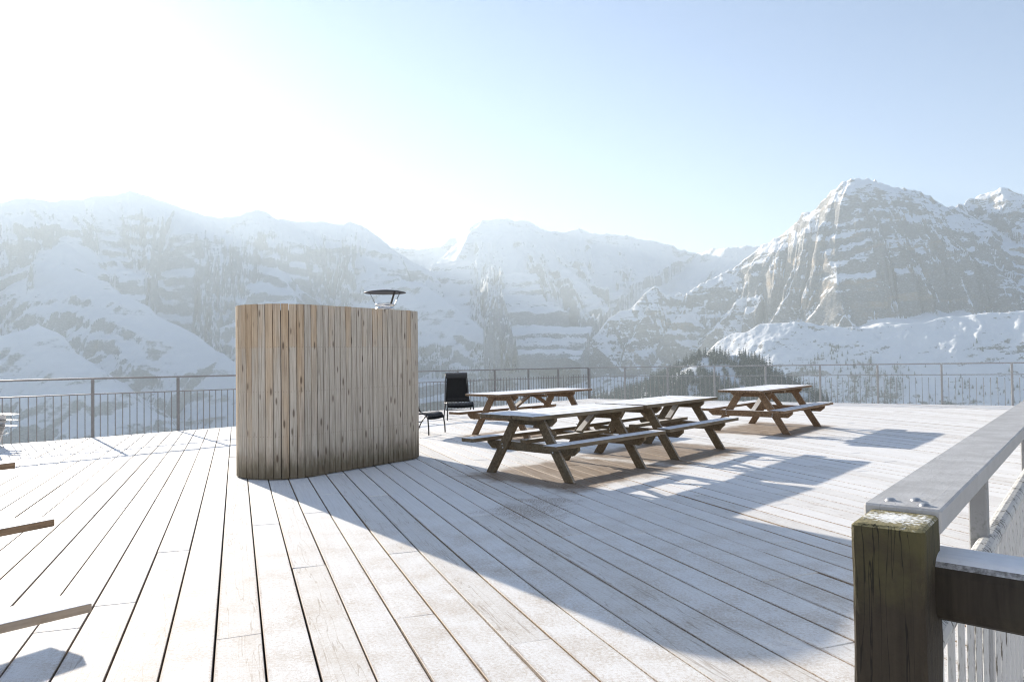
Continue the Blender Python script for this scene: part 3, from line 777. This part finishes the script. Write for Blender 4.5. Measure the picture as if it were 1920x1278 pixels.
def massif(az0, az1, r0, r1, nc, nr, ridges, base, seed, flute=.45, terr=(0, 90, .0), rough=26, rowpow=1.0, sky=6.0, brough=.7):
    """height field on a fan of points; ridges: (points[(px,py,dist)], slope near crest, crest width, slope below)"""
    az = np.linspace(R(az0), R(az1), nc); rr = r0*(r1/r0)**(np.linspace(0, 1, nr)**rowpow)
    A, RR = np.meshgrid(az, rr, indexing='xy'); X, Y = np.sin(A)*RR, np.cos(A)*RR
    w1 = fbm(X/420, Y/420, 5, seed+50)*28; w2 = fbm(X/420, Y/420, 5, seed+90)*28
    Xw, Yw = X+w1, Y+w2
    best = base(X, Y) + fbm(X/260, Y/260, 6, seed+7)*rough*brough
    for ri, (pts, s1, w, s2) in enumerate(ridges):
        P = np.array([far_point(*p) for p in pts]); arc = 0.0
        dmin = np.full(X.shape, 1e12); zz = np.zeros(X.shape); ss = np.zeros(X.shape)
        for a, b in zip(P, P[1:]):
            e = b[:2]-a[:2]; L2 = e @ e; L = math.sqrt(L2)
            t = np.clip(((Xw-a[0])*e[0]+(Yw-a[1])*e[1])/L2, 0, 1)
            d = np.hypot(Xw-a[0]-t*e[0], Yw-a[1]-t*e[1])
            m = d < dmin; dmin = np.where(m, d, dmin); zz = np.where(m, a[2]+t*(b[2]-a[2]), zz); ss = np.where(m, arc+t*L, ss)
            arc += L
        fl = fbm(ss/150+ri*7.7, dmin/900, 6, seed+ri*31, .6, True)
        k = 1-np.exp(-dmin/160)
        d2 = dmin*(1 + flute*fl*k)
        drop = np.where(d2 < w, s1*d2, s1*w + s2*(d2-w))
        z = zz - drop + fbm(X/170, Y/170, 7, seed+ri*5+3, .52, True)*rough*(.12+k) + fbm(ss/60, dmin/60, 4, seed+ri)*sky*np.exp(-dmin/80)
        best = np.maximum(best, z)
        if ri == 0: crest = 1-np.exp(-(dmin/230)**2)
    amt, per, _ = terr
    if amt and ridges:
        ph = best/per + fbm(X/700, Y/700, 4, seed+200)*1.1 + .0004*X
        fl_ = np.floor(ph); f = ph-fl_; f = np.clip((f-.30)/.42, 0, 1); f = f*f*(3-2*f)
        mask = np.clip((best-base(X, Y)-90)/140, 0, 1)*(.55+.45*np.clip(fbm(X/300, Y/300, 3, seed+300)*2, -1, 1))*crest
        best = best + amt*mask*((fl_+f)-ph)*per
        ph = best/(per*.31) + fbm(X/240, Y/240, 4, seed+210)*1.2
        fl_ = np.floor(ph); f = ph-fl_; f = np.clip((f-.25)/.5, 0, 1); f = f*f*(3-2*f)
        best = best + amt*.7*mask*((fl_+f)-ph)*per*.31
    return X, Y, best
def grid_mesh(name, X, Y, Z, mat, **kw):
    nr, nc = X.shape
    me = bpy.data.meshes.new(name); n = nr*nc
    me.vertices.add(n); me.vertices.foreach_set('co', np.stack([X, Y, Z], -1).astype(np.float32).ravel())
    i = np.arange(n).reshape(nr, nc); q = np.stack([i[:-1, :-1], i[:-1, 1:], i[1:, 1:], i[1:, :-1]], -1).reshape(-1, 4)
    nf = len(q); me.loops.add(nf*4); me.polygons.add(nf)
    me.loops.foreach_set('vertex_index', q.astype(np.int32).ravel())
    me.polygons.foreach_set('loop_start', (np.arange(nf)*4).astype(np.int32)); me.polygons.foreach_set('loop_total', np.full(nf, 4, np.int32))
    me.polygons.foreach_set('use_smooth', np.ones(nf, bool))
    me.update(calc_edges=True); me.validate()
    # fan rows run outwards, columns to the right: make faces look up
    if me.polygons[nf//2].normal.z < 0: me.flip_normals()
    o = bpy.data.objects.new(name, me); me.materials.append(mat); lnk(o)
    tag(o, kind='structure', **kw); return o
class Surf:
    def __init__(s, X, Y, Z): s.X, s.Y, s.Z = X, Y, Z
SURF = {}
def add(name, key, mat, *a, **k):
    X, Y, Z = massif(*a, **k); SURF[key] = (X, Y, Z); return grid_mesh(name, X, Y, Z, mat)

VALLEY = -680.0
# far snow range in the middle
far_sky = [(520, 470, 6864), (640, 470, 6786), (740, 465, 6630), (800, 466, 6552), (830, 461, 6474), (850, 448, 6474), (872, 438, 6435), (888, 424, 6396), (908, 413, 6396), (945, 411, 6396), (985, 414, 6435), (1012, 427, 6474), (1050, 435, 6552),
           (1082, 428, 6552), (1108, 438, 6552), (1150, 438, 6591), (1182, 442, 6591), (1225, 449, 6630), (1270, 461, 6708), (1312, 476, 6786), (1335, 467, 6474), (1365, 461, 6318), (1425, 461, 6240), (1500, 470, 6240), (1640, 480, 6240)]
M_FAR = mat_mountain('far_range_snow', .50, .64, .7, (.18, .20, .22), (.36, .37, .38), warm=.2)
add('far_range', 'far', M_FAR, -24, 30, 3500, 7500, 760, 330,
    [(far_sky, 1.0, 130, .42),
     ([(908, 413, 6396), (880, 440, 6162), (860, 480, 5850), (850, 520, 5538)], .75, 200, .42),
     ([(1050, 435, 6552), (1045, 470, 6240), (1060, 520, 5850), (1085, 560, 5460), (1120, 600, 5070)], .7, 200, .42),
     ([(1182, 442, 6591), (1195, 490, 6240), (1215, 530, 5850), (1200, 570, 5460)], .7, 200, .42)],
    lambda X, Y: -60 - .10*(4850-np.hypot(X, Y)).clip(0) - np.clip(-X-300, 0, None)*.05, 3, .40, (.16, 120, 0), 16, sky=9)

# sun-side massif on the left with its two spurs
left_sky = [(-420, 330, 5200), (-250, 380, 5200), (-100, 366, 5200), (0, 379, 5200), (55, 371, 5200), (100, 377, 5200), (150, 373, 5250), (172, 366, 5250), (205, 362, 5300), (238, 356, 5300), (268, 364, 5300), (300, 378, 5300), (332, 386, 5300), (365, 400, 5250), (388, 406, 5250),
            (430, 408, 5250), (450, 404, 5250), (462, 397, 5250), (482, 394, 5250), (502, 400, 5250), (522, 411, 5250), (545, 415, 5250), (592, 414, 5300), (622, 419, 5300), (640, 422, 5300), (656, 416, 5300), (680, 421, 5300), (696, 431, 5300), (712, 442, 5350), (742, 466, 5400), (790, 500, 5600)]
M_LEFT = mat_mountain('left_massif_rock_snow', .46, .62, .7, (.24, .275, .29), (.40, .42, .42), warm=.1, fine=.5)
add('left_massif', 'left', M_LEFT, -47, 4, 2500, 6000, 820, 420,
    [(left_sky, .72, 260, .95),
     ([(656, 416, 5300), (680, 470, 5050), (720, 515, 4800), (760, 524, 4600), (795, 532, 4500), (835, 560, 4350), (870, 588, 4200), (905, 612, 4050), (945, 648, 3850), (985, 682, 3700), (1015, 720, 3550), (1050, 770, 3400)], .85, 500, .9),
     ([(482, 394, 5250), (505, 450, 5000), (520, 510, 4700), (560, 580, 4400), (600, 650, 4100)], .9, 300, .8),
     ([(150, 373, 5250), (118, 440, 4900), (105, 492, 4500), (170, 520, 4300), (240, 560, 4150), (310, 600, 4000), (370, 632, 3900), (430, 665, 3800), (490, 720, 3650)], .62, 330, .85),
     ([(60, 600, 3500), (160, 680, 3300), (260, 760, 3100)], .6, 300, .8)],
    lambda X, Y: VALLEY + 40 + .16*(np.hypot(X, Y)-2600).clip(0), 17, .55, (.40, 105, 0), 26, sky=6)

# the big wall on the right with its lit buttresses
peak_sky = [(1040, 760, 3650), (1085, 690, 3800), (1110, 640, 3900), (1150, 600, 4000), (1185, 578, 4050), (1215, 548, 4100), (1236, 538, 4120), (1255, 556, 4130), (1300, 543, 4150), (1345, 516, 4150), (1392, 490, 4150), (1422, 462, 4150), (1442, 447, 4120), (1472, 428, 4100), (1506, 404, 4080), (1530, 386, 4060), (1558, 356, 4040), (1574, 341, 4020), (1592, 334, 4000),
            (1620, 331, 4020), (1652, 341, 4060), (1672, 343, 4080), (1686, 351, 4100), (1722, 360, 4150), (1752, 376, 4200), (1792, 388, 4300), (1815, 381, 4500), (1832, 370, 4550), (1856, 360, 4550), (1886, 350, 4550), (1922, 358, 4600), (2000, 390, 4700), (2100, 420, 4700), (2300, 470, 4700)]
M_RIGHT = mat_mountain('right_wall_limestone', .575, .625, 1.3, (.09, .092, .098), (.40, .37, .325), warm=1.0)
def right_base(X, Y):
    r_ = np.hypot(X, Y); u = r_*np.cos(np.arctan2(X, Y)-R(27))
    u = u + fbm(X/330, Y/330, 4, 71)*20 + fbm(X/40, Y/40, 4, 73)*6.0; z = 58 - .92*(3230-u) + fbm(X/110, Y/110, 4, 74)*2
    z = np.where(u > 3230, 58 + .92*np.minimum(u-3230, np.clip(70 + fbm(X/230, Y/230, 4, 75)*36, 5, 240)) + .03*(u-3315).clip(0), z)
    a = np.degrees(np.arctan2(X, Y)) + fbm(X/400, Y/400, 4, 72)*1.2; cut = np.clip((20-a)/9, 0, 1); cut = cut*cut*(3-2*cut)
    return np.maximum(z - cut*260, VALLEY + 60)
add('right_peak', 'right', M_RIGHT, 1, 45, 2150, 5300, 980, 560,
    [(peak_sky, 1.10, 420, 1.5),
     ([(1592, 334, 4000), (1578, 372, 3920), (1566, 430, 3800), (1560, 490, 3700), (1562, 530, 3620), (1583, 590, 3520), (1566, 622, 3420), (1552, 640, 3300)], 1.25, 160, 1.9),
     ([(1506, 404, 4080), (1500, 450, 3950), (1492, 500, 3850), (1465, 560, 3720), (1430, 610, 3620), (1400, 660, 3500)], 1.15, 170, 1.6),
     ([(1422, 462, 4150), (1410, 510, 4020), (1385, 560, 3900), (1350, 610, 3760), (1310, 660, 3650)], 1.1, 160, 1.4),
     ([(1300, 543, 4150), (1290, 580, 4020), (1262, 630, 3880), (1240, 690, 3750)], 1.05, 150, 1.3),
     ([(1236, 538, 4120), (1222, 590, 4000), (1190, 640, 3880), (1170, 700, 3780)], 1.05, 150, 1.3),
     ([(1150, 600, 4000), (1140, 650, 3880), (1120, 710, 3760)], 1.0, 150, 1.2),
     ([(1722, 360, 4150), (1752, 440, 3980), (1800, 510, 3860), (1840, 590, 3700), (1856, 622, 3600)], 1.2, 170, 1.7),
     ([(1640, 337, 4040), (1648, 420, 3890), (1668, 500, 3770), (1676, 560, 3680), (1690, 612, 3580)], 1.3, 90, 1.6),
     ([(1690, 352, 4100), (1700, 420, 3960), (1735, 480, 3860), (1752, 560, 3740), (1768, 615, 3640)], 1.3, 90, 1.6),
     ([(1605, 336, 4010), (1612, 400, 3880), (1618, 470, 3770), (1630, 550, 3650), (1634, 612, 3550)], 1.35, 90, 1.7),
     ([(1792, 388, 4300), (1835, 450, 4120), (1880, 520, 3950), (1910, 600, 3780), (1920, 640, 3700)], 1.1, 140, 1.4),
     ([(1886, 350, 4550), (1862, 392, 4460), (1850, 420, 4400)], .8, 200, .8)],
    right_base, 29, .75, (.46, 66, 0), 44, sky=15, brough=.08)

# wooded foothills in the mid distance
def hill_base(X, Y): return np.full(X.shape, VALLEY+30.0)
M_HILL = mat_mountain('foothill_snow', .40, .66, .35, (.10, .10, .085), (.22, .20, .16))
add('foothills', 'hill', M_HILL, 4, 34, 1350, 3150, 620, 330,
    [([(1010, 800, 1900), (1110, 742, 1850), (1180, 726, 1820), (1240, 702, 1780), (1285, 682, 1740), (1335, 666, 1700), (1385, 667, 1690), (1425, 680, 1670), (1462, 704, 1650), (1520, 735, 1600), (1570, 790, 1560)], .55, 300, .7)],
    hill_base, 41, .30, (0, 90, 0), 12, sky=4)

# unseen snow slope added behind the viewpoint to bounce sun onto the enclosure
M_SLOPE = mat_mountain('bounce_slope_snow', .30, .50, .3)
add('bounce_hillside', 'slope', M_SLOPE, 92, 268, 34, 1500, 220, 90, [([(960, 660, 1)], 1, 1, 1)][:0],
    lambda X, Y: -3 + .44*(np.hypot(X, Y)-34), 61, rough=3)

# valley floor: one sheet out past everything
def sheet(name, x0, x1, y0, y1, z, mat):
    me = bpy.data.meshes.new(name); me.from_pydata([(x0, y0, z), (x1, y0, z), (x1, y1, z), (x0, y1, z)], [], [(0, 1, 2, 3)])
    o = bpy.data.objects.new(name, me); me.materials.append(mat); lnk(o); tag(o, kind='structure'); return o
sheet('ground', -12000, 12000, -12000, 12000, VALLEY, mat_plain('valley_ground', (.20, .22, .20), .9, sc=.01, var=.5))

# ------------------------------------------------------------------ conifers
M_NEEDLE = NT('conifer_needles'); _p = M_NEEDLE.pos(); _i = M_NEEDLE.island()
_n = M_NEEDLE.noise(_p, .35, 3, .6)
_c = M_NEEDLE.mix(_n, (.035, .050, .036), (.085, .105, .075))
_c = M_NEEDLE.mix(M_NEEDLE.math('MULTIPLY', M_NEEDLE.step(M_NEEDLE.noise(_p, .9, 3, .6), .60, .72), .6), _c, (.62, .64, .68))
M_NEEDLE = M_NEEDLE.fin(_c, .85, 0, .1)
M_BARK = mat_plain('conifer_bark', (.06, .045, .035), .9)
def conifer_mesh(bm, c, h, rn, seg=7, tiers=6, mat_i=(0, 1)):
    """tapered trunk with drooping ragged whorls"""
    def f_(vs, mi):
        try: f = bm.faces.new(vs); f.material_index = mi
        except ValueError: pass
    x, y, z = c; r0 = h*.018
    lo = [bm.verts.new((x+r0*math.cos(k*2.1), y+r0*math.sin(k*2.1), z-h*.03)) for k in range(3)]; tip = bm.verts.new((x, y, z+h))
    for k in range(3): f_((lo[k], lo[(k+1) % 3], tip), mat_i[1])
    for t in range(tiers):
        s = t/(tiers-1); zt = z+h*(.20+.78*s); rad = h*.19*(1-s)**.85+h*.018; dz = h*.20*(1-.4*s)
        top = bm.verts.new((x, y, zt+dz*.5)); ring = []
        for k in range(seg*2):
            a = 2*math.pi*(k+rn.random()*.6)/(seg*2); q = rad*((1.0 if k % 2 == 0 else .50)+rn.uniform(-.22, .22))
            ring.append(bm.verts.new((x+q*math.cos(a), y+q*math.sin(a), zt-dz*(.55 if k % 2 == 0 else .25)*rn.uniform(.6, 1.3))))
        for k in range(seg*2): f_((ring[k], ring[(k+1) % (seg*2)], top), mat_i[0])
def height_at(key, x, y):
    X, Y, Z = SURF[key]; i = np.argmin((X-x)**2+(Y-y)**2); return Z.flat[i]
def fan_points(key, pxr, pyr, rn, n, cond=None):
    """random points of a terrain that lie inside a photo window and face the deck"""
    X, Y, Z = SURF[key]; d = np.stack([X, Y, Z-HCAM], -1)
    w = d @ AF; px = 960+FPX*(d @ AX)/w; py = 639-FPX*(d @ AU)/w
    # nearest-first visibility along each column of the fan
    vis = np.ones(px.shape, bool); run = np.full(px.shape[1], 1e9)
    for i in range(px.shape[0]):
        vis[i] = py[i] < run-.02; run = np.minimum(run, py[i])
    ok = vis & (px > pxr[0]) & (px < pxr[1]) & (py > pyr[0]) & (py < pyr[1])
    if cond is not None: ok &= cond(px, py, X, Y)
    idx = np.flatnonzero(ok)
    if len(idx) == 0: return []
    # weight by the area each cell covers in the view so the spread is even
    gy = np.abs(np.gradient(py, axis=0)).clip(1e-3, 6).flat[idx]
    p = gy/gy.sum(); ch_ = np.random.default_rng(rn).choice(len(idx), size=min(n, len(idx)), replace=False, p=p)
    return [(X.flat[idx[c]], Y.flat[idx[c]], Z.flat[idx[c]]) for c in ch_]
def forest(name, pts, hr, seed, label):
    bm = bmesh.new(); rn = random.Random(seed)
    for x, y, z in pts: conifer_mesh(bm, (x+rn.uniform(-3, 3), y+rn.uniform(-3, 3), z), rn.uniform(*hr)*(.45+.75*rn.random()**1.5), rn, 4, 5)
    me = bpy.data.meshes.new(name); bm.to_mesh(me); bm.free(); me.materials.append(M_NEEDLE); me.materials.append(M_BARK)
    o = bpy.data.objects.new(name, me); lnk(o); tag(o, label, 'forest', kind='stuff'); return o
def clump(px, py, X, Y):
    return fbm(X/26, Y/26, 4, 77) > -.38 + .0*px
hp_ = fan_points('hill', (1080, 1560), (648, 780), 1, 4500, lambda px, py, X, Y: clump(px, py, X, Y) & (np.hypot(X, Y) < 2100))
forest('conifer_forest', hp_, (15, 25), 5, 'dark conifer forest covering the low hill behind the fence')
sp_ = fan_points('right', (1440, 1690), (668, 780), 2, 520, lambda px, py, X, Y: fbm(X/45, Y/45, 3, 33)*1.3 + (py-712)/45 > .05)
forest('conifer_wood', sp_, (18, 36), 6, 'conifers scattered down the snow slope below the rock wall')
lf_ = fan_points('left', (790, 1050), (650, 780), 3, 1200, lambda px, py, X, Y: fbm(X/120, Y/120, 4, 12) > -.1)
forest('valley_forest', lf_, (16, 28), 7, 'hazy forest on the lower flank left of the low hill')
# single conifers that stand apart on the snow slope at the right
protos = []
def single(x, y, z, h, rot):
    if len(protos) < 4:
        bm = bmesh.new(); conifer_mesh(bm, (0, 0, 0), 1.0, random.Random(len(protos)), 6, 7)
        me = bpy.data.meshes.new('conifer'); bm.to_mesh(me); bm.free(); me.materials.append(M_NEEDLE); me.materials.append(M_BARK)
        o = bpy.data.objects.new('conifer', me); lnk(o); protos.append(o)
    else:
        o = random.choice(protos).copy(); COL.objects.link(o)
    o.location = (x, y, z); o.scale = (h, h, h); o.rotation_euler = (0, 0, rot)
    tag(o, 'small dark conifer standing alone on the snow slope behind the right fence', 'tree', 'lone conifers on the snow slope')
rn = random.Random(2)
pts = fan_points('right', (1480, 1925), (628, 765), 4, 150, lambda px, py, X, Y: ((py-690)/70+fbm(X/90, Y/90, 3, 21)*1.5 > .1))
for x, y, z in pts: single(x, y, z, rn.uniform(9, 24), rn.uniform(0, 6))

# ------------------------------------------------------------------ haze
me = bpy.data.meshes.new('haze'); bm = bmesh.new(); bmesh.ops.create_cube(bm, size=1); bm.to_mesh(me); bm.free()
hz = bpy.data.objects.new('haze', me); lnk(hz)
HZB, HZT = VALLEY-1.5, 1330.0
hz.location = (0, 0, (HZB+HZT)/2); hz.scale = (24200, 24200, HZT-HZB)
tag(hz, kind='stuff')
hm = bpy.data.materials.new('valley_haze'); hm.use_nodes = True; nt = hm.node_tree; nt.nodes.clear()
o_ = nt.nodes.new('ShaderNodeOutputMaterial'); v_ = nt.nodes.new('ShaderNodeVolumePrincipled')
v_.inputs['Color'].default_value = (.78, .905, .99, 1); v_.inputs['Density'].default_value = 1.5e-4; v_.inputs['Anisotropy'].default_value = .238
nt.links.new(v_.outputs[0], o_.inputs['Volume']); me.materials.append(hm)

# ------------------------------------------------------------------ sun and sky
sun = bpy.data.lights.new('sun', 'SUN'); sun.energy = 5.0; sun.angle = R(.5); sun.color = (1, .91, .78)
so = bpy.data.objects.new('sun', sun); so.rotation_euler = sv.to_track_quat('Z', 'Y').to_euler(); lnk(so)
w = bpy.data.worlds.new('World'); S.world = w; w.use_nodes = True; nt = w.node_tree
bg = nt.nodes['Background']; sk = nt.nodes.new('ShaderNodeTexSky'); sk.sky_type = 'NISHITA'; sk.sun_disc = False
sk.sun_elevation = SEL; sk.sun_rotation = SAZ; sk.altitude = 2600; sk.air_density = 1.0; sk.dust_density = 2.0; sk.ozone_density = 3.4
nt.links.new(sk.outputs[0], bg.inputs[0]); bg.inputs[1].default_value = .060
S.view_settings.view_transform = 'Standard'; S.view_settings.look = 'None'; S.view_settings.exposure = 1.72; S.view_settings.gamma = 1
S.cycles.use_denoising = True; S.cycles.filter_width = 1.15
S.cycles.max_bounces = 8; S.cycles.diffuse_bounces = 4; S.cycles.volume_bounces = 0
S.cycles.sample_clamp_indirect = 6
